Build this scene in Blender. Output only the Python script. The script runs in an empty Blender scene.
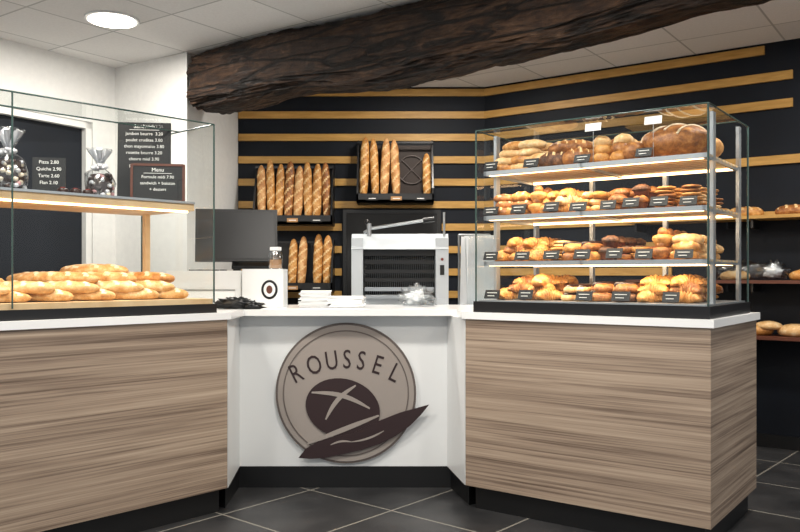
import bpy, math, random
from mathutils import Matrix, Vector, noise
random.seed(7)
sc=bpy.context.scene
try:
    sc.view_settings.view_transform='Standard'
    sc.view_settings.look='None'
except Exception: pass

def lin(h):
    h=h.lstrip('#'); o=[]
    for i in (0,2,4):
        c=int(h[i:i+2],16)/255
        o.append(c/12.92 if c<=.04045 else ((c+.055)/1.055)**2.4)
    return (o[0],o[1],o[2],1)

def mat(name,col,rough=.5,metal=0,emit=None,es=0,spec=.5,alpha=1):
    m=bpy.data.materials.new(name); m.use_nodes=True
    p=m.node_tree.nodes['Principled BSDF']
    p.inputs['Base Color'].default_value=lin(col)
    p.inputs['Roughness'].default_value=rough
    p.inputs['Metallic'].default_value=metal
    p.inputs['Specular IOR Level'].default_value=spec
    if emit:
        p.inputs['Emission Color'].default_value=lin(emit); p.inputs['Emission Strength'].default_value=es
    return m

def noisemat(name,cols,scale=(1,1,1),nscale=5,detail=6,rough=.5,bump=0,rotz=0,distort=0,spec=.5,bdist=.01,pos=None,rough_n=.6):
    m=bpy.data.materials.new(name); m.use_nodes=True
    nt=m.node_tree; N=nt.nodes; L=nt.links
    p=N['Principled BSDF']; p.inputs['Roughness'].default_value=rough; p.inputs['Specular IOR Level'].default_value=spec
    tc=N.new('ShaderNodeTexCoord')
    r=N.new('ShaderNodeMapping'); r.inputs['Rotation'].default_value=(0,0,rotz)
    s=N.new('ShaderNodeMapping'); s.inputs['Scale'].default_value=scale
    L.new(tc.outputs['Object'],r.inputs[0]); L.new(r.outputs[0],s.inputs[0])
    n=N.new('ShaderNodeTexNoise'); n.inputs['Scale'].default_value=nscale; n.inputs['Detail'].default_value=detail
    n.inputs['Roughness'].default_value=rough_n; n.inputs['Distortion'].default_value=distort
    L.new(s.outputs[0],n.inputs['Vector'])
    cr=N.new('ShaderNodeValToRGB'); el=cr.color_ramp.elements
    k=len(cols)
    ps=pos or [.3+.4*i/(k-1) for i in range(k)]
    el[0].position=ps[0]; el[0].color=lin(cols[0]); el[1].position=ps[-1]; el[1].color=lin(cols[-1])
    for i in range(1,k-1):
        e=el.new(ps[i]); e.color=lin(cols[i])
    L.new(n.outputs['Fac'],cr.inputs[0]); L.new(cr.outputs[0],p.inputs['Base Color'])
    if bump:
        b=N.new('ShaderNodeBump'); b.inputs['Strength'].default_value=bump; b.inputs['Distance'].default_value=bdist
        L.new(n.outputs['Fac'],b.inputs['Height']); L.new(b.outputs[0],p.inputs['Normal'])
    return m

def woodmat(name):
    m=bpy.data.materials.new(name); m.use_nodes=True
    nt=m.node_tree; N=nt.nodes; L=nt.links
    p=N['Principled BSDF']; p.inputs['Roughness'].default_value=.42
    tc=N.new('ShaderNodeTexCoord')
    def ns(scale,det,dist,rn=.6):
        s=N.new('ShaderNodeMapping'); s.inputs['Scale'].default_value=scale
        L.new(tc.outputs['Object'],s.inputs[0])
        n=N.new('ShaderNodeTexNoise'); n.inputs['Scale'].default_value=1; n.inputs['Detail'].default_value=det; n.inputs['Distortion'].default_value=dist; n.inputs['Roughness'].default_value=rn
        L.new(s.outputs[0],n.inputs['Vector']); return n
    a=ns((.6,.6,30),4,.5); c=ns((.9,.9,130),6,.3,.65)
    mx=N.new('ShaderNodeMix'); mx.inputs[0].default_value=.5
    L.new(a.outputs['Fac'],mx.inputs[2]); L.new(c.outputs['Fac'],mx.inputs[3])
    cr=N.new('ShaderNodeValToRGB'); el=cr.color_ramp.elements
    el[0].position=.37; el[0].color=lin('#5f4f43'); el[1].position=.64; el[1].color=lin('#b9a794')
    for q,h in((.44,'#7f6e60'),(.50,'#988675'),(.57,'#a89684')): e=el.new(q); e.color=lin(h)
    L.new(mx.outputs[0],cr.inputs[0]); L.new(cr.outputs[0],p.inputs['Base Color'])
    return m

def beammat(name,ang):
    m=bpy.data.materials.new(name); m.use_nodes=True
    nt=m.node_tree; N=nt.nodes; L=nt.links
    p=N['Principled BSDF']; p.inputs['Roughness'].default_value=.55; p.inputs['Specular IOR Level'].default_value=.4
    tc=N.new('ShaderNodeTexCoord'); r=N.new('ShaderNodeMapping'); r.inputs['Rotation'].default_value=(0,0,ang); L.new(tc.outputs['Object'],r.inputs[0])
    def ns(scale,det,dist,rn=.6):
        s=N.new('ShaderNodeMapping'); s.inputs['Scale'].default_value=scale; L.new(r.outputs[0],s.inputs[0])
        n=N.new('ShaderNodeTexNoise'); n.inputs['Scale'].default_value=1; n.inputs['Detail'].default_value=det; n.inputs['Distortion'].default_value=dist; n.inputs['Roughness'].default_value=rn
        L.new(s.outputs[0],n.inputs['Vector']); return n
    big=ns((3,6,6),9,.6,.75); fine=ns((6,60,60),8,.6,.75)
    s=N.new('ShaderNodeMapping'); s.inputs['Scale'].default_value=(1.6,18,18); L.new(r.outputs[0],s.inputs[0])
    wn=N.new('ShaderNodeMix'); wn.data_type='VECTOR'; wn.inputs[0].default_value=.35
    L.new(s.outputs[0],wn.inputs[4]); L.new(big.outputs['Color'],wn.inputs[5])
    v=N.new('ShaderNodeTexVoronoi'); v.feature='DISTANCE_TO_EDGE'; v.inputs['Scale'].default_value=1.0; L.new(wn.outputs[1],v.inputs['Vector'])
    cl=N.new('ShaderNodeMath'); cl.operation='SMOOTH_MIN'; cl.inputs[1].default_value=.08; cl.inputs[2].default_value=.03; L.new(v.outputs['Distance'],cl.inputs[0])
    mx=N.new('ShaderNodeMix'); mx.inputs[0].default_value=.45; L.new(big.outputs['Fac'],mx.inputs[2]); L.new(fine.outputs['Fac'],mx.inputs[3])
    ad=N.new('ShaderNodeMath'); ad.operation='MULTIPLY_ADD'; ad.inputs[1].default_value=2.6; L.new(cl.outputs[0],ad.inputs[0]); L.new(mx.outputs[0],ad.inputs[2])
    sb=N.new('ShaderNodeMath'); sb.operation='SUBTRACT'; sb.inputs[1].default_value=.18; L.new(ad.outputs[0],sb.inputs[0])
    cr=N.new('ShaderNodeValToRGB'); el=cr.color_ramp.elements
    el[0].position=.28; el[0].color=lin('#060403'); el[1].position=.70; el[1].color=lin('#8a705b')
    for q,h in((.42,'#170f0a'),(.51,'#2e1e15'),(.60,'#503927')): e=el.new(q); e.color=lin(h)
    L.new(sb.outputs[0],cr.inputs[0]); L.new(cr.outputs[0],p.inputs['Base Color'])
    b=N.new('ShaderNodeBump'); b.inputs['Strength'].default_value=1; b.inputs['Distance'].default_value=.05
    L.new(sb.outputs[0],b.inputs['Height']); L.new(b.outputs[0],p.inputs['Normal'])
    return m

def tilemat(name,cols,size,rotz,off,groutcol,gw,rough,nscale,bump=.0,brough=None):
    m=bpy.data.materials.new(name); m.use_nodes=True
    nt=m.node_tree; N=nt.nodes; L=nt.links
    p=N['Principled BSDF']; p.inputs['Roughness'].default_value=rough
    tc=N.new('ShaderNodeTexCoord')
    mp=N.new('ShaderNodeMapping'); mp.vector_type='TEXTURE'
    mp.inputs['Location'].default_value=(off[0],off[1],0); mp.inputs['Rotation'].default_value=(0,0,rotz)
    L.new(tc.outputs['Object'],mp.inputs[0])
    br=N.new('ShaderNodeTexBrick'); br.offset=0; br.squash=1
    br.inputs['Scale'].default_value=1; br.inputs['Brick Width'].default_value=size; br.inputs['Row Height'].default_value=size
    br.inputs['Mortar Size'].default_value=gw; br.inputs['Mortar Smooth'].default_value=.1
    br.inputs['Color1'].default_value=(1,1,1,1); br.inputs['Color2'].default_value=(.86,.86,.86,1); br.inputs['Mortar'].default_value=(1,1,1,1)
    L.new(mp.outputs[0],br.inputs['Vector'])
    n=N.new('ShaderNodeTexNoise'); n.inputs['Scale'].default_value=nscale; n.inputs['Detail'].default_value=8
    L.new(tc.outputs['Object'],n.inputs['Vector'])
    cr=N.new('ShaderNodeValToRGB'); cr.color_ramp.elements[0].position=.3; cr.color_ramp.elements[1].position=.7
    cr.color_ramp.elements[0].color=lin(cols[0]); cr.color_ramp.elements[1].color=lin(cols[1])
    L.new(n.outputs['Fac'],cr.inputs[0])
    mul=N.new('ShaderNodeMix'); mul.data_type='RGBA'; mul.blend_type='MULTIPLY'; mul.inputs[0].default_value=1
    L.new(cr.outputs[0],mul.inputs[6]); L.new(br.outputs['Color'],mul.inputs[7])
    mx=N.new('ShaderNodeMix'); mx.data_type='RGBA'; mx.inputs[7].default_value=lin(groutcol)
    L.new(br.outputs['Fac'],mx.inputs[0]); L.new(mul.outputs[2],mx.inputs[6]); L.new(mx.outputs[2],p.inputs['Base Color'])
    if bump:
        b=N.new('ShaderNodeBump'); b.inputs['Strength'].default_value=bump; b.inputs['Distance'].default_value=.003
        L.new(n.outputs['Fac'],b.inputs['Height']); L.new(b.outputs[0],p.inputs['Normal'])
    return m

def glassmat(name,tint=(.965,.98,.972,1),base=.025,amt=.5,rough=.0):
    m=bpy.data.materials.new(name); m.use_nodes=True
    nt=m.node_tree; N=nt.nodes; L=nt.links
    N.remove(N['Principled BSDF']); out=N['Material Output']
    t=N.new('ShaderNodeBsdfTransparent'); t.inputs[0].default_value=tint
    g=N.new('ShaderNodeBsdfGlossy'); g.inputs['Roughness'].default_value=rough; g.inputs['Color'].default_value=(1,1,1,1)
    lw=N.new('ShaderNodeLayerWeight'); lw.inputs[0].default_value=.5
    pw=N.new('ShaderNodeMath'); pw.operation='POWER'; pw.inputs[1].default_value=4
    ma=N.new('ShaderNodeMath'); ma.operation='MULTIPLY_ADD'; ma.inputs[1].default_value=amt; ma.inputs[2].default_value=base
    L.new(lw.outputs['Facing'],pw.inputs[0]); L.new(pw.outputs[0],ma.inputs[0])
    mx=N.new('ShaderNodeMixShader'); L.new(ma.outputs[0],mx.inputs[0]); L.new(t.outputs[0],mx.inputs[1]); L.new(g.outputs[0],mx.inputs[2])
    L.new(mx.outputs[0],out.inputs[0])
    return m

class B:
    def __init__(s,F=None): s.v=[];s.f=[];s.mi=[];s.sm=[];s.mats=[];s.M=Matrix();s.F=F
    def m(s,mt):
        if mt not in s.mats: s.mats.append(mt)
        return s.mats.index(mt)
    def add(s,vs,fs,mt,smooth=False,mlist=None):
        o=len(s.v)
        for v in vs: s.v.append(tuple(s.M@Vector(v)))
        k=s.m(mt)
        for i,f in enumerate(fs):
            s.f.append([o+a for a in f]); s.mi.append(s.m(mlist[i]) if mlist else k); s.sm.append(smooth)
    def box(s,c,d,mt,rz=0,rx=0,ry=0):
        x,y,z=[a/2 for a in d]
        R=Matrix.Translation(c)@Matrix.Rotation(rz,4,'Z')@Matrix.Rotation(ry,4,'Y')@Matrix.Rotation(rx,4,'X')
        vs=[R@Vector((a,b_,e)) for a in(-x,x) for b_ in(-y,y) for e in(-z,z)]
        s.add(vs,[(0,1,3,2),(4,6,7,5),(0,4,5,1),(2,3,7,6),(0,2,6,4),(1,5,7,3)],mt)
    def bb(s,x0,x1,y0,y1,z0,z1,mt): s.box(((x0+x1)/2,(y0+y1)/2,(z0+z1)/2),(x1-x0,y1-y0,z1-z0),mt)
    def prism(s,poly,z0,z1,mt):
        n=len(poly)
        vs=[(p[0],p[1],z0) for p in poly]+[(p[0],p[1],z1) for p in poly]
        s.add(vs,[tuple(range(n))[::-1],tuple(range(n,2*n))]+[(i,(i+1)%n,n+(i+1)%n,n+i) for i in range(n)],mt)
    def plate(s,poly,y0,y1,mt):
        n=len(poly)
        vs=[(p[0],y0,p[1]) for p in poly]+[(p[0],y1,p[1]) for p in poly]
        s.add(vs,[tuple(range(n)),tuple(range(n,2*n))[::-1]]+[(i,n+i,n+(i+1)%n,(i+1)%n) for i in range(n)],mt)
    def quad(s,a,b_,c,d,mt): s.add([a,b_,c,d],[(0,1,2,3)],mt)
    def cyl(s,p0,p1,r,mt,r1=None,n=16,cap=True,smooth=True):
        p0=Vector(p0);p1=Vector(p1);r1=r if r1 is None else r1
        q=(p1-p0).to_track_quat('Z','Y').to_matrix()
        vs=[];L=(p1-p0).length
        for z,rr in((0,r),(L,r1)):
            for i in range(n):
                a=2*math.pi*i/n
                vs.append(p0+q@Vector((rr*math.cos(a),rr*math.sin(a),z)))
        s.add(vs,[(i,(i+1)%n,n+(i+1)%n,n+i) for i in range(n)],mt,smooth)
        if cap: s.add(vs,[tuple(range(n))[::-1],tuple(range(n,2*n))],mt)
    def tube(s,pts,r,mt,n=8):
        for a,b_ in zip(pts,pts[1:]): s.cyl(a,b_,r,mt,n=n)
        for p in pts[1:-1]: s.ell(p,(r,r,r),mt,6,4)
    def lathe(s,c,prof,mt,n=20,wob=0,seed=0):
        vs=[];
        for j,(r,z) in enumerate(prof):
            for i in range(n):
                a=2*math.pi*i/n
                rr=r*(1+wob*noise.noise(Vector((math.cos(a)*3+seed,math.sin(a)*3,z*20))))
                vs.append((c[0]+rr*math.cos(a),c[1]+rr*math.sin(a),c[2]+z))
        fs=[(j*n+i,j*n+(i+1)%n,(j+1)*n+(i+1)%n,(j+1)*n+i) for j in range(len(prof)-1) for i in range(n)]
        s.add(vs,fs,mt,True)
    def ell(s,c,r,mt,n=12,k=8,wob=0,seed=0,freq=2.,flat=None,rz=0):
        vs=[];
        R=Matrix.Rotation(rz,3,'Z')
        for j in range(k+1):
            ph=math.pi*j/k
            for i in range(n):
                a=2*math.pi*i/n
                d=Vector((math.sin(ph)*math.cos(a),math.sin(ph)*math.sin(a),math.cos(ph)))
                w=1+wob*noise.noise(d*freq+Vector((seed,seed*.7,0)))
                z=d.z*w
                if flat is not None and z<-flat: z=-flat
                v=R@Vector((d.x*w*r[0],d.y*w*r[1],z*r[2]))
                vs.append(Vector(c)+v)
        fs=[(j*n+i,(j+1)*n+i,(j+1)*n+(i+1)%n,j*n+(i+1)%n) for j in range(k) for i in range(n)]
        s.add(vs,fs,mt,True)
    def bread(s,c,L,W,H,rz,mt,mt2=None,ns=4,pw=2.6,nu=28,nv=14,seed=0,bend=0,ry=0,wob=.10):
        R=Matrix.Translation(c)@Matrix.Rotation(rz,4,'Z')@Matrix.Rotation(ry,4,'Y')
        vs=[];fs=[];ml=[]
        def slash(u,v):
            if not mt2: return False
            if u<.1 or u>.9: return False
            a=2*math.pi*v
            x=math.cos(a)
            if math.sin(a)<.35: return False
            q=(u*ns+x*.45)%1
            return q<.26
        for j in range(nu+1):
            u=j/nu
            e=max(0,1-abs(2*u-1)**pw)**.5
            for i in range(nv):
                a=2*math.pi*i/nv
                w=e*(1+wob*noise.noise(Vector((u*6+seed*3.3,math.cos(a),math.sin(a)))))
                if slash(u,i/nv): w*=1.07
                y=math.cos(a)*W/2*w; z=math.sin(a)*H/2*w
                if z<-.3*H: z=-.3*H
                vs.append(R@Vector(((u-.5)*L,y+bend*math.sin(math.pi*u)*L,z+.3*H)))
        for j in range(nu):
            for i in range(nv):
                fs.append((j*nv+i,j*nv+(i+1)%nv,(j+1)*nv+(i+1)%nv,(j+1)*nv+i))
                ml.append(mt2 if slash((j+.5)/nu,(i+.5)/nv) else mt)
        s.add(vs,fs,mt,True,ml)
    def croissant(s,c,S,rz,mt,mt2):
        R=Matrix.Translation(c)@Matrix.Rotation(rz,4,'Z')
        nu=36;nv=12;vs=[];fs=[];ml=[]
        for j in range(nu+1):
            u=j/nu; th=(u-.5)*math.radians(170)
            q=(abs(u-.5)*2*4.5)%1
            r=S*.30*(max(0.02,1-(abs(u-.5)*2)**1.7))**.8*(1.12-.32*q)
            for i in range(nv):
                a=2*math.pi*i/nv
                rad=S*.45+r*math.cos(a)
                z=r*.95*math.sin(a); z=max(z,-r*.5)+S*.14
                vs.append(R@Vector((rad*math.sin(th),rad*math.cos(th)-S*.3,z)))
        for j in range(nu):
            u=(j+.5)/nu;q=(abs(u-.5)*2*4.5)%1
            for i in range(nv):
                fs.append((j*nv+i,j*nv+(i+1)%nv,(j+1)*nv+(i+1)%nv,(j+1)*nv+i)); ml.append(mt2 if q>.7 else mt)
        s.add(vs,fs,mt,True,ml)
    def text(s,txt,size,M,mt,ext=.001,align='CENTER'):
        cu=bpy.data.curves.new('t','FONT'); cu.body=txt; cu.size=size; cu.extrude=ext; cu.align_x=align; cu.resolution_u=3
        ob=bpy.data.objects.new('t',cu); sc.collection.objects.link(ob)
        bpy.context.view_layer.update()
        me=bpy.data.meshes.new_from_object(ob.evaluated_get(bpy.context.evaluated_depsgraph_get()))
        vs=[M@v.co for v in me.vertices]; fs=[tuple(p.vertices) for p in me.polygons]
        s.add(vs,fs,mt)
        bpy.data.objects.remove(ob); bpy.data.meshes.remove(me); bpy.data.curves.remove(cu)
    def done(s,name,bevel=0):
        me=bpy.data.meshes.new(name); me.from_pydata(s.v,[],s.f)
        for m_ in s.mats: me.materials.append(m_)
        me.polygons.foreach_set('material_index',s.mi); me.polygons.foreach_set('use_smooth',s.sm); me.update()
        ob=bpy.data.objects.new(name,me); sc.collection.objects.link(ob)
        if s.F is not None: ob.matrix_world=s.F
        if bevel:
            md=ob.modifiers.new('bev','BEVEL'); md.width=bevel; md.segments=2; md.limit_method='ANGLE'
        return ob
def arc(cx,cz,rx,rz,a0=0,a1=360,n=48): return [(cx+rx*math.cos(math.radians(a0+(a1-a0)*i/n)),cz+rz*math.sin(math.radians(a0+(a1-a0)*i/n))) for i in range(n)]
FACE=Matrix.Rotation(math.pi/2,4,'X')
U=random.uniform

# ---------------- materials
M_wood=woodmat('laminate_wood')
M_white=mat('white_lacquer','#e2e5e6',.35)
M_top=mat('counter_white','#eceeef',.22)
M_wall=noisemat('wall_white_paint',['#dfdfdd','#e6e6e3'],(1,1,1),20,4,.7,.0)
M_black=mat('black_plinth','#0a0b0d',.45)
M_navy=noisemat('wall_dark_paint',['#0a0f17','#0f1620'],(1,1,1),3,4,.6,0,spec=.25)
M_ochre=noisemat('ochre_batten',['#ab803b','#c79b53'],(1,1,8),5,4,.5)
M_steel=mat('brushed_steel','#b9bec2',.3,.9)
M_alu=mat('satin_aluminium','#a9afb5',.35,.6)
M_blackp=mat('black_plastic','#0d0e10',.35)
M_dark=mat('dark_void','#050608',.6)
M_screen=mat('screen','#0a0c10',.3)
M_paper=mat('paper','#eef0f1',.7)
M_kraft=mat('kraft','#a77b4e',.7)
M_slate=mat('chalkboard_slate','#101315',.6)
M_chalk=mat('chalk','#e8e8e4',.9)
M_board=mat('board_wood_frame','#5b2f1f',.5)
M_pale=noisemat('pale_wood',['#c9a87c','#dcc29a'],(1,1,1),8,4,.5)
M_glass=glassmat('clear_glass')
M_edge=mat('glass_edge','#3a4f4b',.15)
M_poly=glassmat('cellophane',(.9,.92,.93,1),.12,.6,.15)
M_led=mat('led_strip','#ffffff',.5,0,'#ffcf98',6)
M_lamp=mat('lamp_diffuser','#ffffff',.5,0,'#fff4e2',9)
BR=[noisemat('crust_gold',['#85501f','#bd8340','#deb06e'],(1,1,1),26,7,.5,.6,bdist=.005,rough_n=.7),
    noisemat('crust_brown',['#56301a','#935b2a','#c48b4d'],(1,1,1),30,7,.5,.7,bdist=.006,rough_n=.7),
    noisemat('crust_dark',['#28170c','#55331c','#875b38'],(1,1,1),38,7,.6,.8,bdist=.006,rough_n=.7),
    noisemat('crust_pale',['#b28246','#d3aa74','#ebd6ad'],(1,1,1),20,7,.6,.5,bdist=.005,rough_n=.7)]
M_crumb=noisemat('crust_slash',['#cda064','#e8cf9f'],(1,1,1),40,5,.7,.3,bdist=.003)
M_flour=noisemat('flour_slash',['#d2bb95','#ecdfc9'],(1,1,1),40,5,.8,.3,bdist=.003)
M_bag=noisemat('bread_crust_flour',['#a56e36','#cda064','#e8d2aa'],(1,1,1),22,7,.65,.5,bdist=.005,rough_n=.7)
M_rackb=noisemat('baguette_crust',['#a06a35','#c38d56','#dcb480'],(1,1,1),18,6,.6,.3,bdist=.004)
M_choc=mat('chocolate','#2a140c',.3)
M_berry=noisemat('berry_filling',['#3a0d0c','#8a2a1c'],(1,1,1),60,4,.25,.5,bdist=.004)
M_beam=beammat('beam_old_oak',math.radians(38))
M_ceil=tilemat('ceiling_tiles',['#e6e5e3','#edecea'],.6,math.radians(-35.5),(-1.56,5.81),'#b4b4b2',.007,.85,60)
M_floor=tilemat('slate_floor',['#242527','#3d3d3e'],.6,math.radians(49.5),(-.5,4.465),'#807d75',.006,.38,4,.1)
M_disc=mat('sign_taupe','#958d87',.45)
M_disc2=mat('sign_rim','#5e5551',.45)
M_maroon=mat('sign_maroon','#2c1c1e',.5)
M_red=mat('tag_red','#7a2a22',.6)

# ---------------- room
H=2.82
b=B(); b.bb(-5,5,-1.5,8,-.05,0,M_floor); b.done('floor')
b=B(); b.bb(-5,5,-1.5,8,H,H+.05,M_ceil); b.done('ceiling')
b=B(); b.bb(-1.397,.73,6.9,7.0,0,H,M_navy); b.done('wall_back')
def wallframe(p0,p1):
    p0=Vector((p0[0],p0[1],0));p1=Vector((p1[0],p1[1],0)); d=(p1-p0); a=math.atan2(d.y,d.x)
    return Matrix.Translation(p0)@Matrix.Rotation(a,4,'Z'),d.length
WR,LR=wallframe((.73,6.9),(4.06,4.524))
b=B(WR); b.bb(0,LR,0,.1,0,H,M_navy); b.done('wall_right')
WL,LL=wallframe((-4.3,2.99),(-2.23,6.26))
DK0,DK1=LL-1.6,LL-.2
b=B(WL)
b.bb(0,DK0,0,.1,0,H,M_wall); b.bb(DK1,LL,0,.1,0,H,M_wall); b.bb(DK0,DK1,0,.1,2.36,H,M_wall); b.done('wall_left')
b=B(WL)
b.bb(DK0+.002,DK1-.002,.06,.1,0.001,2.358,M_navy)
for x in (DK0+.03,DK1-.03): b.bb(x-.025,x+.025,.01,.07,0.001,2.358,M_wall)
b.bb(DK0+.002,DK1-.002,.01,.07,2.31,2.358,M_wall)
b.done('door_1')
b=B(); b.prism([(-2.23,6.26),(-1.547,5.81),(-1.397,6.9),(-1.397,7.0),(-2.3,7.0)],0,H,M_wall); b.done('wall_column')
b=B()
for k in range(10):
    z=2.77-.193*k
    if z>1.8:
        b.bb(-1.39,.735,6.878,6.9,z-.03,z+.03,M_ochre)
    else:
        b.bb(-1.39,-.5,6.878,6.9,z-.03,z+.03,M_ochre); b.bb(.36,.735,6.878,6.9,z-.03,z+.03,M_ochre)
b.done('trim_1')
b=B(WR)
for k in range(9):
    z=2.77-.193*k
    e={0:2.24,1:2.42,2:2.42,3:1.7,4:LR-.1,5:1.6,6:LR-.1,7:1.7,8:1.6}[k]
    b.bb(0,e,-.022,0,z-.03,z+.03,M_ochre)
b.done('trim_2')
b=B(); b.bb(-.49,.35,6.87,6.898,0,1.76,M_dark); b.bb(-.49,-.46,6.86,6.87,0,1.76,M_blackp); b.bb(.32,.35,6.86,6.87,0,1.76,M_blackp); b.bb(-.46,.32,6.86,6.87,1.73,1.76,M_blackp)
b.done('door_2')
b=B(WR); b.bb(0,LR,-.02,0,0,.09,M_black); b.done('baseboard_right')

# beam
b=B()
cl=[(-1.42,5.93),(-1.08,5.68),(-.72,5.41),(-.3,5.14),(.1,4.86),(.48,4.58),(.85,4.26),(1.25,3.87),(1.68,3.45),(2.3,2.85)]
def cr(i,t):
    p=[Vector(cl[max(0,min(len(cl)-1,i+k))]) for k in(-1,0,1,2)]
    return .5*((2*p[1])+(p[2]-p[0])*t+(2*p[0]-5*p[1]+4*p[2]-p[3])*t*t+(3*p[1]-p[0]-3*p[2]+p[3])*t**3)
pts=[]
for i in range(len(cl)-1):
    for q in range(24): pts.append(cr(i,q/24))
pts.append(Vector(cl[-1]))
vs=[];nv=110
for j,p in enumerate(pts):
    d=(pts[min(j+1,len(pts)-1)]-pts[max(j-1,0)]).normalized(); nn=Vector((-d.y,d.x))
    u=j/len(pts); S=u*4.8
    hw=.185+.02*math.sin(u*5+1); zb=2.395+.02*math.sin(u*9+.4)-.012*math.sin(u*21)+.01*u; zt=H-.002
    cz=(zb+zt)/2; hh=(zt-zb)/2
    for i in range(nv):
        a=2*math.pi*i/nv; c_,s_=math.cos(a),math.sin(a)
        x=math.copysign(abs(c_)**.55,c_)*hw; z=math.copysign(abs(s_)**.55,s_)*hh
        w=1+.08*noise.noise(Vector((S*1.1,c_*1.3,s_*1.3)))+.08*noise.noise(Vector((S*3.5,c_*4,s_*4)))+.04*noise.noise(Vector((S*12,c_*9,s_*9)))
        g=abs(noise.noise(Vector((S*.9,c_*5+3,s_*5)))); w-=.10*max(0,1-g*8)
        g=abs(noise.noise(Vector((S*2.2,c_*11+3,s_*11)))); w-=.06*max(0,1-g*6)
        z*=w; z=min(z,hh)
        q=p+nn*x*w
        vs.append((q.x,q.y,cz+z))
n_=len(pts)
fs=[(j*nv+i,j*nv+(i+1)%nv,(j+1)*nv+(i+1)%nv,(j+1)*nv+i) for j in range(n_-1) for i in range(nv)]
b.add(vs,fs,M_beam,True); b.add(vs[:nv],[tuple(range(nv))],M_beam); b.add(vs[-nv:],[tuple(range(nv))],M_beam)
b.done('ceiling_beam')

# ---------------- counter
P0=Vector((-.873,4.06)); ld=Vector((.677,.736)).normalized(); ln=Vector((-ld.y,ld.x))
R0=Vector((.334,4.114)); R1=Vector((1.321,3.39)); rd=(R1-R0).normalized(); rn=Vector((-rd.y,rd.x))
RW=(R1-R0).length; DP=.843
FL=Matrix.Translation((P0.x,P0.y,0))@Matrix.Rotation(math.atan2(ld.y,ld.x),4,'Z')
FR=Matrix.Translation((R0.x,R0.y,0))@Matrix.Rotation(math.atan2(rd.y,rd.x),4,'Z')
LW=1.9
TZ=1.01
b=B()
b.M=FL; b.bb(-LW,-.004,.0,DP-.01,.12,TZ-.035,M_wood); b.bb(-.004,0,0.004,.50,.12,TZ-.035,M_white)
b.bb(-LW,-.03,.035,DP-.03,0,.12,M_black)
b.M=FR; b.bb(.004,RW-.004,.0,DP-.01,.12,TZ-.035,M_wood); b.bb(0,.004,.004,.5,.12,TZ-.035,M_white)
b.bb(.04,RW-.04,.04,DP-.03,0,.12,M_black)
b.M=Matrix()
b.prism([(-.905,4.52),(.266,4.52),(.266,4.55),(-.905,4.55)],.12,TZ-.035,M_white)
b.prism([(-.873,4.06),(-.905,4.52),(-.935,4.52),(-.90,4.10)],.12,TZ-.035,M_white)
b.prism([(.334,4.114),(.36,4.15),(.30,4.54),(.266,4.52)],.12,TZ-.035,M_white)
b.prism([(-.93,4.515),(.30,4.515),(.30,4.56),(-.93,4.56)],0,.12,M_black)
b.prism([(-.90,4.12),(-.91,4.52),(-.95,4.52),(-.95,4.15)],0,.12,M_black)
b.prism([(.36,4.17),(.40,4.2),(.32,4.52),(.285,4.52)],0,.12,M_black)
b.bb(-1.45,.8,4.56,5.08,.0,TZ-.035,M_white)
def off(p,a,n_,c): q=Vector(p)+a*c[0]+n_*c[1]; return (q.x,q.y)
o=.012
poly=[off(P0,ld,ln,(-LW,-o)),off(P0,ld,ln,(o,-o)),(-.86,4.40),(.31,4.40),off(R0,rd,rn,(-o,-o)),off(R1,rd,rn,(o,-o)),off(R1,rd,rn,(o,DP)),off(R0,rd,rn,(0,DP)),(.84,5.12),(-1.49,5.12),off(P0,ld,ln,(0,DP)),off(P0,ld,ln,(-LW,DP))]
b.prism(poly,TZ-.035,TZ,M_top)
b.done('bakery_counter')

# logo sign
b=B(); cx,cz=-.304,.536; k=4.5/800
b.M=Matrix.Translation((cx,4.519,cz))
b.plate(arc(0,0,.395,.395,n=72),-.022,0,M_disc2)
b.plate(arc(0,0,.383,.383,n=72),-.026,-.021,M_disc)
def ring(r0,r1,y0,y1,mt,n=72):
    for i in range(n):
        a=2*math.pi*i/n;c=2*math.pi*(i+1)/n
        b.plate([(r0*math.cos(a),r0*math.sin(a)),(r1*math.cos(a),r1*math.sin(a)),(r1*math.cos(c),r1*math.sin(c)),(r0*math.cos(c),r0*math.sin(c))],y0,y1,mt)
ring(.348,.354,-.029,-.025,M_disc2)
def P(x,y): return ((x-346)*k,-(y-393)*k)
for ch,x in zip('ROUSSEL',[300,317,333,347,360,375,391]):
    dx=(x-346); y=370+ (dx/46)**2*13-2
    px,pz=P(x,y); b.text(ch,.135,Matrix.Translation((px,-.027,pz))@Matrix.Rotation(math.atan(dx/46*.5),4,'Y')@Matrix.Diagonal((.8,1,1.12,1))@FACE,M_maroon,.002)
def blob(pts,y0,y1,mt): b.plate([P(*p) for p in pts][::-1],y0,y1,mt)
lo=[]
for i in range(40):
    a=2*math.pi*i/40; lo.append((343+37*math.cos(a)+2*math.sin(a),408+30*math.sin(a)+.06*37*math.cos(a)))
blob(lo,-.034,-.026,M_maroon)
def stroke(p,q,w,y0,y1,mt,curv=0):
    n=12
    d=Vector((q[0]-p[0],q[1]-p[1])); nn=Vector((-d.y,d.x)).normalized()
    up=[];dn=[]
    for i in range(n+1):
        t=i/n; c=Vector(p)+d*t+nn*curv*math.sin(math.pi*t); ww=w*math.sin(math.pi*min(max(t,.04),.96))**.5
        up.append(c+nn*ww); dn.append(c-nn*ww)
    blob([tuple(a) for a in up+dn[::-1]],y0,y1,mt)
stroke((312,392),(370,408),2.2,-.037,-.033,M_disc,-5)
stroke((326,419),(356,385),2.2,-.0372,-.033,M_disc,-4)
stroke((308,443),(379,415),2.4,-.0365,-.033,M_disc,0)
leaf=[(299,457),(306,448),(318,441),(334,436),(352,433),(366,426),(382,419),(400,412),(429,404),(421,414),(410,425),(396,435),(380,443),(362,449),(345,453),(325,457),(310,458)]
blob(leaf,-.041,-.035,M_maroon)
stroke((331,444),(352,441),1.0,-.043,-.04,M_disc,-2)
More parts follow.
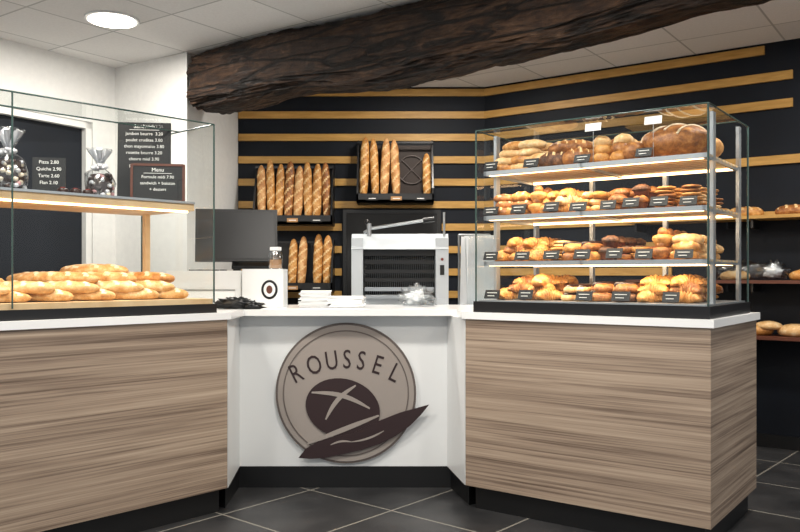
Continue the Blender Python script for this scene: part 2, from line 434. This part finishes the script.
stroke((352,441),(384,430),1.0,-.043,-.04,M_disc,2)
b.done('round_bakery_sign')

# ---------------- glass cases
def pane(b,x0,y0,x1,y1,z0,z1,e=.004):
    b.quad((x0,y0,z0),(x1,y1,z0),(x1,y1,z1),(x0,y0,z1),M_glass)
def edge(b,p,q,r=.004): b.cyl(p,q,r,M_edge,n=6)
GT=1.94
b=B(FR)
x0,x1,y0,y1=.045,1.2,.035,.74
b.bb(x0-.01,x1+.01,y0-.01,y1+.01,TZ,TZ+.055,M_blackp)
b.bb(x0+.01,x1-.01,y0+.01,y1-.01,TZ+.055,TZ+.062,M_alu)
pane(b,x0,y0,x1,y0,TZ+.05,GT); pane(b,x1,y0,x1,y1,TZ+.05,GT); pane(b,x0,y0,x0,y1,TZ+.05,GT)
b.quad((x0,y0,GT),(x1,y0,GT),(x1,y1*.75,GT),(x0,y1*.75,GT),M_glass)
for p in [(x0,y0),(x1,y0),(x1,y1),(x0,y1)]:
    edge(b,(p[0],p[1],TZ+.05),(p[0],p[1],GT),.005)
edge(b,(x0,y0,GT),(x1,y0,GT)); edge(b,(x1,y0,GT),(x1,y1,GT)); edge(b,(x0,y0,GT),(x0,y1,GT)); edge(b,(x0,y1*.75,GT),(x1,y1*.75,GT))
SZ=[1.27,1.505,1.735]
for xx in (x1-.025,x0+.03):
    for yy in (.20,.66):
        b.bb(xx-.008,xx+.008,yy-.02,yy+.02,TZ+.055,1.93,M_alu)
for xx in (.42,.82): b.bb(xx-.01,xx+.01,.63,.66,TZ+.055,1.74,M_alu)
for z in SZ:
    b.bb(x0+.02,x1-.02,.085,.10,z-.022,z,M_alu); b.bb(x0+.02,x1-.02,.63,.645,z-.022,z,M_alu)
    for xx in (x0+.025,x1-.03,.6): b.bb(xx-.008,xx+.008,.085,.645,z-.022,z,M_alu)
    for q in range(9):
        yy=.125+q*.06; b.bb(x0+.02,x1-.02,yy-.018,yy+.018,z-.010,z-.001,M_pale)
    b.bb(x0+.04,x1-.04,.102,.116,z-.024,z-.012,M_led)
    b.bb(x0+.04,x1-.04,.60,.61,z-.024,z-.012,M_led)
b.done('pastry_display_case')

def label(b,x,y,z,w=.075,h=.036,mt=M_slate,ink=M_chalk):
    b.box((x,y,z+h/2),(w,.004,h),mt,rx=-.4)
    for q in range(2):
        zz=h*(.18-.36*q); b.box((x-.003*q,y+zz*math.sin(.4)-.0035,z+h/2+zz*math.cos(.4)),(w*(.66-.2*q),.003,.003),ink,rx=-.4)
    b.box((x,y+.012,z+.003),(w*.5,.03,.004),mt)
b=B(FR)
for z,xs in ((SZ[2]+.002,[.1,.33,.60,.9]),(SZ[1]+.002,[.1,.26,.44,.58,.73,.84,.97,1.1]),(SZ[0]+.002,[.1,.28,.44,.6,.76,.9,1.08]),(TZ+.064,[.12,.31,.62,.8,1.03])):
    for x in xs:
        label(b,x,.091 if z>TZ+.1 else .07,z+U(0,.006),w=U(.074,.088),h=U(.042,.05))
for x in(.64,.93): b.box((x,.13,SZ[2]+.175),(.08,.003,.038),M_paper,rx=-.2); b.cyl((x,.132,SZ[2]+.0),(x,.132,SZ[2]+.17),.0015,M_steel,n=6)
b.done('price_tags')
def rb(l): return random.choice(l)
def flourarc(b,c,r,ang,off_,mt=M_flour):
    pts_=[]
    for i in range(11):
        t=-1.0+2.0*i/10
        x=math.sin(t)*.93; y=off_; zz=max(0,1-x*x-y*y)**.5
        X=x*math.cos(ang)-y*math.sin(ang); Y=x*math.sin(ang)+y*math.cos(ang)
        pts_.append((c[0]+r[0]*X,c[1]+r[1]*Y,c[2]+r[2]*zz*.99))
    b.tube(pts_,.006,mt,6)
G,BN,DK,PL=BR
def item(b,kd,x,y,z,cols,i):
    c=rb(cols)
    if kd=='roll': b.bread((x,y,z),U(.12,.15),U(.07,.085),U(.05,.065),U(-.6,.9),c,M_crumb,ns=3,seed=i)
    elif kd=='plain': b.bread((x,y,z),U(.11,.14),U(.07,.085),U(.05,.06),U(-1.2,1.2),c,None,seed=i,wob=.2)
    elif kd=='bun': b.ell((x,y,z+.025),(U(.042,.052),)*2+(U(.032,.042),),c,16,10,.14,i,freq=2.5,flat=.7)
    elif kd=='crois': b.croissant((x,y,z),U(.12,.145),U(-.7,.7)+.6,c,BN if c is not BN else DK)
    elif kd=='choc':
        b.bread((x,y,z),.12,.085,.055,.9+U(-.4,.4),c,None,pw=5,seed=i); b.bread((x,y,z+.022),.122,.015,.04,.9+U(-.2,.2),M_choc,None,pw=6)
    elif kd=='tart':
        b.lathe((x,y,z),[(0,0),(.036,0),(.048,.025),(.042,.026),(.04,.02)],c,18,.05,i); b.ell((x,y,z+.02),(.041,.041,.014),rb([M_berry,M_choc,PL]),14,6,.3,i,freq=5)
    elif kd=='muffin':
        b.lathe((x,y,z),[(0,0),(.028,0),(.036,.035)],M_board,16); b.ell((x,y,z+.042),(.044,.044,.026),c,16,8,.22,i,freq=4,flat=.3)
    elif kd=='cookie':
        for l in range(2): b.ell((x+U(-.006,.006),y,z+.009+l*.017),(.047,.047,.010),c,16,6,.08,i+l,freq=4)
    elif kd=='brioche':
        b.lathe((x,y,z),[(0,0),(.028,0),(.048,.035),(.044,.05),(.02,.06),(0,.062)],c,18,.12,i); b.ell((x,y,z+.068),(.024,.024,.022),BN,12,8,.1,i)
    elif kd=='stick': b.bread((x,y,z),U(.22,.27),.055,.045,1.45+U(-.15,.15),c,M_crumb,ns=4,seed=i,pw=4)
    elif kd=='eclair':
        b.bread((x,y,z),.14,.055,.045,1.35+U(-.1,.1),PL,None,seed=i,pw=4); b.bread((x,y,z+.022),.12,.04,.026,1.35,M_choc,None,pw=4)
def fill(b,z,clusters):
    i=0
    for kd,s0,s1,lay,cols,stp,lh in clusters:
        n=max(1,round((s1-s0)/stp)); 
        rows=4 if kd not in('stick',) else 2
        for l in range(lay):
            for a in range(n-(1 if l and n>2 else 0)):
                for r in range(rows-(1 if l>1 else 0)):
                    i+=1
                    x=s0+(a+.5+(.5 if l and n>2 else 0))*(s1-s0)/n+U(-.008,.008)
                    y=(.165+r*.12 if rows==4 else .24+r*.24)+U(-.012,.012)+(.02*l)
                    item(b,kd,x,y,z+l*lh,cols,i)
# top shelf
b=B(FR); z=SZ[2]
for l in range(4):
    for i in range(3-(l>1)):
        for r in range(4):
            b.bread((.145+i*.09+l*.018+U(-.01,.01),.175+r*.12,z+l*.036),.16,.085,.06,U(-.35,.35)+.15,rb([G,PL,PL,G,BN]),M_crumb if l%2==0 else None,ns=3,seed=i+r*3+l,pw=2.2)
for r in range(4):
    b.bread((.43,.175+r*.12,z),.19,.13,.11,U(-.2,.2)+.25,DK,M_crumb,ns=5,seed=r,pw=2.4,wob=.2)
    b.bread((.555,.175+r*.12,z),.18,.12,.11,U(-.2,.2)+.4,BN,M_crumb,ns=5,seed=r+8,pw=2.4,wob=.2)
    b.bread((.50,.2+r*.11,z+.065),.24,.12,.09,U(-.3,.3)+.1,DK if r%2 else BN,M_crumb,ns=6,seed=r+4,pw=2.4,wob=.2)
fill(b,z,[('bun',.62,.80,3,[G,PL,BN],.085,.038)])
for c,rz_,m_ in(((1.0,.245,z+.075),.3,BN),((.98,.48,z+.078),1.1,G)):
    r_=(.165,.125,.088)
    b.ell(c,r_,m_,32,16,.06,3,flat=.85)
    for o_ in(-.55,-.15,.25,.65): flourarc(b,c,r_,1.2,o_)
for r in range(4):
    b.ell((.83,.16+r*.12,z+.04),(.055,.055,.05),rb([BN,DK]),16,10,.08,r,flat=.7)
b.done('assorted_bread_loaves')
b=B(FR); fill(b,SZ[1],[('roll',.10,.27,3,[G,BN],.09,.038),('brioche',.27,.38,2,[G,BN],.095,.06),('crois',.38,.54,3,[PL,G,G],.10,.034),('stick',.54,.68,3,[G,PL],.055,.035),('plain',.68,.80,3,[DK,BN],.09,.036),('muffin',.80,.91,2,[BN,DK],.09,.055),('cookie',.91,1.14,3,[G,BN,PL],.095,.035)])
b.done('small_rolls_and_biscuits')
b=B(FR); fill(b,SZ[0],[('crois',.11,.40,3,[G,BN,G],.115,.034),('cookie',.40,.48,3,[PL,G],.1,.034),('choc',.48,.66,2,[BN,G],.09,.042),('muffin',.66,.75,2,[DK,DK],.09,.052),('tart',.75,.90,2,[G,BN],.09,.035),('brioche',.90,1.0,2,[BN,G],.1,.06),('roll',1.0,1.13,3,[PL,G],.1,.036)])
b.done('viennoiserie_rolls')
b=B(FR); fill(b,TZ+.063,[('crois',.12,.46,3,[G,G,BN],.125,.034),('eclair',.47,.62,2,[PL],.07,.04),('choc',.62,.84,2,[BN,BN,DK],.1,.042),('crois',.84,1.13,3,[BN,G],.12,.034)])
b.done('croissants_and_pastries')

# left case
b=B(FL)
lx0,lx1,y0,y1=-LW+.02,-.06,.035,.74; LG=1.96
b.bb(lx0,lx1+.01,y0-.01,y1+.01,TZ,TZ+.045,M_blackp); b.bb(lx0,lx1,y0+.01,y1-.01,TZ+.045,TZ+.07,M_pale)
pane(b,lx0,y0,lx1,y0,TZ+.05,LG); pane(b,lx1,y0,lx1,y1,TZ+.05,LG); pane(b,lx0,y1,lx0,y0,TZ+.05,LG)
b.quad((lx0,y0,LG),(lx1,y0,LG),(lx1,.35,LG),(lx0,.35,LG),M_glass)
edge(b,(lx1,y0,TZ+.05),(lx1,y0,LG),.005); edge(b,(lx1,y1,TZ+.05),(lx1,y1,LG),.005); edge(b,(lx0,y0,LG),(lx1,y0,LG)); edge(b,(lx1,y0,LG),(lx1,y1,LG)); edge(b,(lx0,.35,LG),(lx1,.35,LG))
edge(b,(-1.045,y0,TZ+.05),(-1.045,y0,LG),.004)
sz=1.57
b.bb(lx0+.01,-.12,.12,.62,sz-.046,sz-.006,M_pale)
b.bb(lx0+.01,-.12,.112,.12,sz-.012,sz-.002,M_alu)
b.bb(lx0+.01,-.12,.12,.62,sz-.006,sz,M_alu)
for x in(-.16,-1.1,-1.75):
    b.bb(x-.014,x+.014,.5,.53,TZ+.07,sz-.045,M_pale)
b.bb(lx0+.05,-.15,.13,.145,sz-.056,sz-.047,M_led)
b.done('bread_display_case')
b=B(FL); z=TZ+.072; A0=-.82
for i in range(8):
    for r in range(4):
        x=-.25-i*.20+U(-.02,.02); y=.225+r*.12
        if i<4:
            b.bread((x,y,z),.31,.12,.07,A0+U(-.25,.3),M_bag,M_flour,ns=4,seed=i+r)
            if r%2==0 or i%2: b.bread((x-.07,y+.02,z+.035),.31,.11,.07,A0+.15+U(-.25,.3),rb([M_bag,PL]),M_flour,ns=4,seed=i+r+9)
            if i<3 and r>0: b.bread((x-.03,y,z+.078),.33,.12,.07,A0+.1+U(-.25,.3),rb([M_bag,G]),M_flour,ns=4,seed=i+r+19)
            if i==1 and r>1: b.bread((x,y,z+.118),.30,.12,.07,A0+.2,M_bag,M_flour,ns=3,seed=3)
        elif i<8:
            b.bread((x,y,z),.31,.12,.06,A0+U(-.25,.4),rb([M_bag,PL]),M_flour,ns=4,seed=i+r)
            if x>-1.65: b.bread((x-.06,y+.02,z+.035),.30,.12,.06,A0+U(-.25,.5),rb([PL,G,M_bag]),M_flour,ns=4,seed=i+r+5)
            if r>1: b.bread((x,y,z+.07),.30,.11,.06,A0+U(-.2,.5),M_bag,M_flour,ns=4,seed=i)
b.done('sandwich_baguettes')

def FLp(s,t): 
    q=P0+ld*s+ln*t; return (q.x,q.y)
def chalkboard(name,x,y,z,w,h,yaw,lines,title=None,frame=None,ts=.03):
    b=B(Matrix.Translation((x,y,z))@Matrix.Rotation(yaw,4,'Z')); b.M=Matrix.Rotation(-.05,4,'X')
    b.bb(-w/2,w/2,0,.012,.006,h,M_slate)
    if frame:
        for a in((-w/2-.01,-w/2+.002,0,h+.01),(w/2-.002,w/2+.01,0,h+.01)): b.bb(a[0],a[1],-.004,.016,a[2],a[3],frame)
        b.bb(-w/2,w/2,-.004,.016,h,h+.012,frame)
        b.bb(-w/2-.012,w/2+.012,-.03,.05,0.001,.01,frame)
    else: b.bb(-w/2,w/2,-.02,.05,0.001,.006,M_slate)
    zz=h-ts*1.3
    if title: b.text(title,ts*1.25,Matrix.Translation((0,-.001,zz))@FACE,M_chalk,.0006); b.bb(-w*.28,w*.28,-.002,0,zz-.010,zz-.008,M_chalk); zz-=ts*1.6
    for l in lines:
        b.text(l,ts,Matrix.Translation((0,-.001,zz))@FACE,M_chalk,.0006); zz-=ts*1.45
    return b.done(name)
x,y=FLp(-.23,.42)
chalkboard('chalkboard_menu',x,y,sz,.27,.43,.12,['jambon beurre  3.20','poulet crudites 3.80','thon mayonnaise 3.80','rosette beurre 3.20','chevre miel 3.90','pain bagnat 4.10','panini  4.00','croque  3.50'],'Sandwich',None,.023)
x,y=FLp(-.22,.30)
chalkboard('framed_chalkboard',x,y,sz,.25,.19,.15,['Formule midi 7.90','sandwich + boisson','+ dessert'],'Menu',M_board,.022)
x,y=FLp(-.70,.48)
chalkboard('small_chalkboard',x,y,sz,.15,.20,.2,['Pizza 2.80','Quiche 2.90','Tarte 2.60','Flan 2.10'],None,None,.023)
def sweetbag(name,s,t,h,c1,seed):
    x,y=FLp(s,t); b=B(); r=h*.27
    b.lathe((x,y,sz+.001),[(0,0),(r*.8,0),(r,h*.1),(r*1.02,h*.3),(r*.85,h*.5),(r*.3,h*.62),(r*.22,h*.66),(r*.5,h*.82),(r*.85,h*.98),(r*.8,h*1.0)],M_poly,24,.35,seed)
    b.lathe((x,y,sz+.004),[(0,0),(r*.7,0),(r*.85,h*.1),(r*.85,h*.3),(r*.65,h*.46),(0,h*.5)],c1[0],16,.3,seed)
    for q in range(60):
        a=U(0,6.28); zz=U(.02,.46); rr=r*.85*(1 if zz<.32 else .8)
        b.ell((x+rr*math.cos(a),y+rr*math.sin(a),sz+.004+h*zz),(.013,.013,.011),rb(c1),8,6,.2,q)
    for a in range(7): b.ell((x+.022*math.cos(a*.9),y-.012,sz+h*(.63+.03*math.sin(a))),(.024,.008,.013),c1[-1],8,6,rz=a)
    b.cyl((x,y,sz+h*.62),(x,y,sz+h*.66),r*.3,c1[-1])
    for q in range(5): 
        a=q*1.25; b.cyl((x,y,sz+h*.66),(x+r*.7*math.cos(a),y+r*.7*math.sin(a),sz+h*.97),.004,M_sil,r1=.016,n=6)
    b.done(name)
M_pink=mat('sugared_pink','#b98b8b',.5); M_sil=mat('silver_ribbon','#c8c8cc',.3,.4); M_cream=mat('cream_sweet','#d9cbb5',.5)
sweetbag('sweets_bag',-.53,.30,.24,[M_choc,M_choc,M_cream,M_pink,M_sil],1)
sweetbag('sweets_bag',-.98,.24,.27,[M_choc,M_pink,M_choc,M_cream,M_sil],2)
sweetbag('sweets_bag',-1.12,.38,.24,[M_choc,M_cream,M_sil],5)
b=B()
for s in(-.62,-.68,-.74): 
    x,y=FLp(s,.24); b.lathe((x,y,sz+.001),[(0,0),(.022,0),(.026,.02),(.02,.028),(0,.03)],M_choc,14)
    b.cyl((x,y,sz+.026),(x,y,sz+.034),.012,M_red,n=10)
b.done('chocolate_sweets')

# ---------------- back wall racks
def bag_up(b,x,y,z0,L,tilt,seed,my,r=.062):
    Mo=b.M; b.M=Mo@Matrix.Translation((x,y,z0+L/2))@Matrix.Rotation(tilt,4,'Y')@Matrix.Rotation(-.10,4,'X')@Matrix.Rotation(-math.pi/2,4,'Y')@Matrix.Rotation(math.pi/2,4,'X')
    b.bread((0,0,-.3*r),L,r,r,0,my,M_crumb,ns=6,pw=4,seed=seed,nu=60,nv=16)
    b.M=Mo
def rack(name,x0,x1,z0,z1,bx,logo=None,backmat=None):
    b=B(); y1=6.875; y0=6.62
    b.bb(x0,x1,y1-.02,y1,z0,z1-.03,backmat or M_blackp)
    b.bb(x0,x1,y0,y1,z0,z0+.025,M_blackp); b.bb(x0,x1,y0,y0+.015,z0,z0+.075,M_blackp)
    for x in(x0,x1-.015):
        b.add([(x,y0,z0),(x,y1,z0),(x,y1,z1),(x,y1-.1,z1),(x,y0,z0+.12),(x+.015,y0,z0),(x+.015,y1,z0),(x+.015,y1,z1),(x+.015,y1-.1,z1),(x+.015,y0,z0+.12)],
              [(0,1,2,3,4),(9,8,7,6,5),(0,5,6,1),(1,6,7,2),(2,7,8,3),(3,8,9,4),(4,9,5,0)],M_blackp)
    b.bb(x0,x1,y0+.12,y0+.13,z1-.03,z1-.015,M_blackp)
    for i in range(3):
        xx=x0+.13+i*.2; b.bb(xx-.045,xx+.045,y0-.004,y0,z0+.018,z0+.05,M_kraft if i%2 else M_slate); b.bb(xx-.03,xx+.03,y0-.006,y0-.003,z0+.03,z0+.036,M_chalk)
    if logo:
        cx_,cz_,r=logo; pp=[(cx_+r*math.cos(a/24*2*math.pi),y1-.03,cz_+r*math.sin(a/24*2*math.pi)) for a in range(25)]
        b.tube(pp,.006,M_disc2,6)
        b.tube([(cx_-r*.7,y1-.03,cz_-r*.7),(cx_+r*.7,y1-.03,cz_+r*.7)],.005,M_disc2,6); b.tube([(cx_-r*.7,y1-.03,cz_+r*.7),(cx_+r*.7,y1-.03,cz_-r*.7)],.005,M_disc2,6)
    b.done(name)
    b=B()
    for i,(x,l) in enumerate(bx):
        bag_up(b,x,6.73,z0+.028,l,U(-.05,.05),i*3.1,rb([M_rackb,M_rackb,G,BN]),U(.068,.078))
    b.done('baguettes')
rack('baguette_rack',-1.22,-.56,1.62,2.13,[(-1.165+i*.078,.50+U(-.03,.04)) for i in range(8)])
rack('baguette_rack',-.36,.28,1.80,2.34,[(-.30,.54),(-.215,.53),(-.125,.53),(-.04,.52),(.225,.40)],(.10,2.10,.12),mat('rack_wood_back','#2b1d15',.6))
rack('baguette_rack',-1.22,-.56,1.06,1.5,[(-.90,.42),(-.82,.44),(-.69,.46),(-.61,.45)])

# wall shelves right
b=B(WR)
for z in(.79,1.165,1.60): 
    b.bb(1.35,3.2,-.3,-.023,z-.022,z,M_ochre if z>1.5 else M_board)
    for x in(1.4,2.2,3.0): b.bb(x,x+.015,-.25,-.023,z-.08,z-.022,M_blackp)
b.done('wall_shelf')
b=B(WR)
for x,s_ in((2.22,1),(2.46,1),(2.7,.9)):
    b.ell((x,-.16,.79+.035*s_),(.11*s_,.09,.05*s_),BR[rb([0,3])],20,10,.05,x,flat=.7)
b.ell((2.30,-.18,.855),(.09,.07,.035),BR[3],20,10,.05,1,flat=.7)
for x in(1.95,2.15,2.45,2.7): b.bread((x,-.16,1.60),.24,.1,.09,.2+U(-.3,.3),BR[rb([0,1])],M_crumb,ns=4)
b.bread((1.75,-.16,1.60),.2,.1,.09,.2,BR[1],M_crumb,ns=4)
b.done('shelf_bread')
b=B(WR)
b.bread((2.08,-.17,1.167),.2,.09,.08,.1,BR[3],M_crumb); b.ell((2.1,-.17,1.23),(.17,.1,.07),M_poly,20,12,.5,3,freq=4,flat=.85)
b.ell((2.33,-.2,1.225),(.09,.07,.055),M_poly,20,12,.9,6,freq=5,flat=.9); b.ell((2.33,-.2,1.22),(.05,.05,.04),M_paper,20,12,.9,6,freq=5,flat=.9)
b.bread((2.55,-.17,1.167),.26,.1,.09,.1,BR[0],M_crumb)
b.done('wrapped_bread_bag')

# ---------------- back bench & slicer
b=B(); b.bb(-1.2,1.0,5.55,6.15,0,.91,M_white); b.bb(-1.22,1.02,5.52,6.17,.91,.945,M_top)
for x in(-.65,-.1,.45): b.bb(x-.003,x+.003,5.545,5.55,.08,.9,M_blackp)
b.done('back_counter')
b=B(); y0,y1=5.6,6.05; z0=.946; Wh=mat('appliance_white','#c3c9ce',.3)
b.bb(-.34,.34,y0,y1,z0,z0+.09,Wh)
b.bb(-.34,-.26,y0,y1,z0+.09,1.46,Wh); b.bb(.25,.34,y0,y1,z0+.09,1.46,Wh)
b.bb(-.26,.25,y1-.05,y1,z0+.09,1.46,M_dark)
b.add([(-.34,y0-.01,1.38),(.34,y0-.01,1.38),(.34,y0+.05,1.49),(-.34,y0+.05,1.49),(-.34,y1,1.38),(.34,y1,1.38),(.34,y1,1.49),(-.34,y1,1.49)],[(0,1,2,3),(3,2,6,7),(4,7,6,5),(0,3,7,4),(1,5,6,2),(0,4,5,1)],Wh)
b.bb(-.26,.25,y0+.06,y0+.08,1.335,1.38,M_blackp)
for i in range(34): xx=-.25+i*.015; b.bb(xx-.0013,xx+.0013,y0+.10,y0+.13,z0+.09,1.38,M_alu)
b.bb(-.26,.25,y0+.132,y0+.14,z0+.16,1.38,M_dark)
for z,m_ in((1.10,M_alu),(1.165,M_blackp),(1.225,M_blackp),(1.29,M_blackp)): b.bb(-.25,.24,y0+.04,y0+.06,z-.014,z+.014,m_)
b.bb(-.24,.23,y0-.06,y0+.1,z0+.09,z0+.115,M_steel)
b.tube([(-.25,y0+.02,1.50),(-.2,y0-.02,1.525),(.2,y0-.02,1.585)],.011,M_steel)
b.cyl((-.215,y0-.02,1.47),(-.215,y0-.02,1.56),.016,M_steel); b.ell((-.23,y0-.02,1.57),(.018,.018,.018),M_blackp)
b.cyl((.16,y0-.02,1.58),(.24,y0-.02,1.59),.018,M_blackp)
b.bb(.28,.31,y0-.006,y0,1.2,1.27,M_blackp); b.tube([(.31,y0+.02,1.47),(.31,y0+.02,1.64)],.009,M_steel)
b.cyl((.295,y0-.008,1.31),(.295,y0,1.31),.010,M_red)
b.done('bread_slicer',.004)

b=B()
for i in range(10):
    b.box((.55+.004*i,5.95-.022*i,1.22+U(-.01,.01)),(.20,.004,.52),M_poly if i in(9,7) else M_paper,rz=U(-.12,.12),rx=.03,ry=U(-.05,.05))
b.bb(.43,.68,5.7,6.0,.946,.965,M_steel); b.tube([(.44,5.98,.96),(.44,5.98,1.5),(.67,5.98,1.5),(.67,5.98,.96)],.008,M_steel)
b.done('paper_bag_stack')

# POS
b=B(Matrix.Translation((-1.02,5.0,TZ))@Matrix.Rotation(.18,4,'Z'))
b.bb(-.1,.1,-.09,.09,0,.02,M_blackp)
b.cyl((0,.03,.02),(0,.03,.3),.025,M_blackp)
b.M=Matrix.Translation((0,-.02,.43))@Matrix.Rotation(-.15,4,'X')
b.bb(-.25,.25,-.015,.015,-.16,.17,M_blackp); b.bb(-.235,.235,-.018,-.015,-.145,.155,M_screen)
b.bb(-.1,.1,.015,.05,-.1,.1,M_blackp)
b.M=Matrix()
b.box((.10,-.03,.25),(.26,.10,.02),M_blackp,rx=.3)
b.done('point_of_sale_monitor',.004)
b=B(Matrix.Translation((-.79,4.72,TZ)))
b.bb(-.13,.11,-.06,.12,0,.225,M_white)
b.plate(arc(.03,.105,.048,.056),-.063,-.06,M_blackp); b.plate(arc(.03,.105,.034,.042),-.065,-.062,M_white); b.plate(arc(.03,.105,.018,.024),-.067,-.064,M_board)
b.done('coffee_box',.004)
b=B(Matrix.Translation((-1.17,4.78,TZ))@Matrix.Rotation(.05,4,'Z'))
b.bb(-.2,.235,-.1,.06,0,.215,M_white); b.bb(-.19,.2,-.104,-.1,.03,.09,M_paper); b.bb(-.19,.2,-.106,-.103,.10,.104,M_blackp)
for i in range(5):
    for j in range(3): b.box((-.06+i*.045,-.07+j*.03,.218),(.03,.02,.008),M_blackp)
b.done('cash_register',.006)
b=B(); 
jz=TZ+.226
b.lathe((-.74,4.76,jz),[(0,0),(.04,0),(.042,.03),(.042,.09),(.03,.105),(.03,.11)],M_poly,20); b.cyl((-.74,4.76,jz+.004),(-.74,4.76,jz+.055),.036,M_kraft); b.cyl((-.74,4.76,jz+.11),(-.74,4.76,jz+.13),.034,M_paper)
b.done('glass_jar')
b=B()
for i in range(12): b.box((-.5+U(-.01,.01),4.78,TZ+.006+i*.008),(.18,.14,.006),M_paper,rz=U(-.15,.15))
for i in range(9): b.box((-.31+U(-.01,.01),4.72,TZ+.006+i*.007),(.2,.15,.006),M_paper,rz=U(-.15,.15))
b.done('paper_stack')
b=B()
b.ell((-.92,4.46,TZ+.03),(.095,.05,.034),M_blackp,24,14,.7,2,freq=4,flat=.8); b.ell((-.83,4.46,TZ+.018),(.06,.035,.024),M_blackp,20,12,.8,5,freq=4,flat=.7)
b.ell((-1.0,4.50,TZ+.018),(.05,.035,.022),M_blackp,20,12,.8,7,freq=4,flat=.7)
b.done('crumpled_cloth')
b=B()
b.ell((.1,4.9,TZ+.05),(.085,.07,.06),M_poly,30,20,1.1,2,freq=3,flat=.75); b.ell((.1,4.9,TZ+.045),(.055,.045,.04),M_paper,24,16,.9,4,freq=3,flat=.8)
b.ell((.16,4.88,TZ+.03),(.05,.05,.03),M_poly,24,16,1.1,8,freq=3,flat=.75)
b.done('plastic_bag')

# ---------------- lamps
def lamp(x,y,power,vis_r=.145):
    b=B(); b.cyl((x,y,H-.012),(x,y,H-.001),vis_r+.02,M_white,n=40); b.cyl((x,y,H-.016),(x,y,H-.0125),vis_r,M_lamp,n=40); b.done('ceiling_downlight')
    l=bpy.data.lights.new('downlight_light','AREA'); l.shape='DISK'; l.size=vis_r*2; l.energy=power; l.color=(1,.94,.86)
    o=bpy.data.objects.new('downlight_light',l); o.location=(x,y,H-.02); sc.collection.objects.link(o)
lamp(-1.82,5.06,36)
lamp(.25,5.72,36)
lamp(-1.6,3.0,40); lamp(0.1,3.1,44); lamp(2.0,3.6,36); lamp(0,1.2,40); lamp(-2,1,34); lamp(2,1,34); lamp(2.9,4.3,20)
for (F,xc,y,z,L,e) in [(FR,.62,.13,SZ[2]-.028,1.0,3.6),(FR,.62,.13,SZ[1]-.028,1.0,3.6),(FR,.62,.13,SZ[0]-.028,1.0,3.6),(FL,-.95,.16,sz-.06,1.5,5)]:
    l=bpy.data.lights.new('led_light','AREA'); l.shape='RECTANGLE'; l.size=L; l.size_y=.02; l.energy=e; l.color=(1,.80,.56)
    o=bpy.data.objects.new('case_led_light',l); o.matrix_world=F@Matrix.Translation((xc,y,z))@Matrix.Rotation(.35,4,'X'); sc.collection.objects.link(o)

w=bpy.data.worlds.new('world'); sc.world=w; w.use_nodes=True
w.node_tree.nodes['Background'].inputs[0].default_value=(.95,.97,1,1); w.node_tree.nodes['Background'].inputs[1].default_value=.58

cam=bpy.data.cameras.new('camera'); cam.lens=36; cam.sensor_width=36; cam.shift_y=9/800; cam.clip_start=.05
co=bpy.data.objects.new('camera',cam); co.location=(0,0,1.2); co.rotation_euler=(math.pi/2,0,0); sc.collection.objects.link(co); sc.camera=co
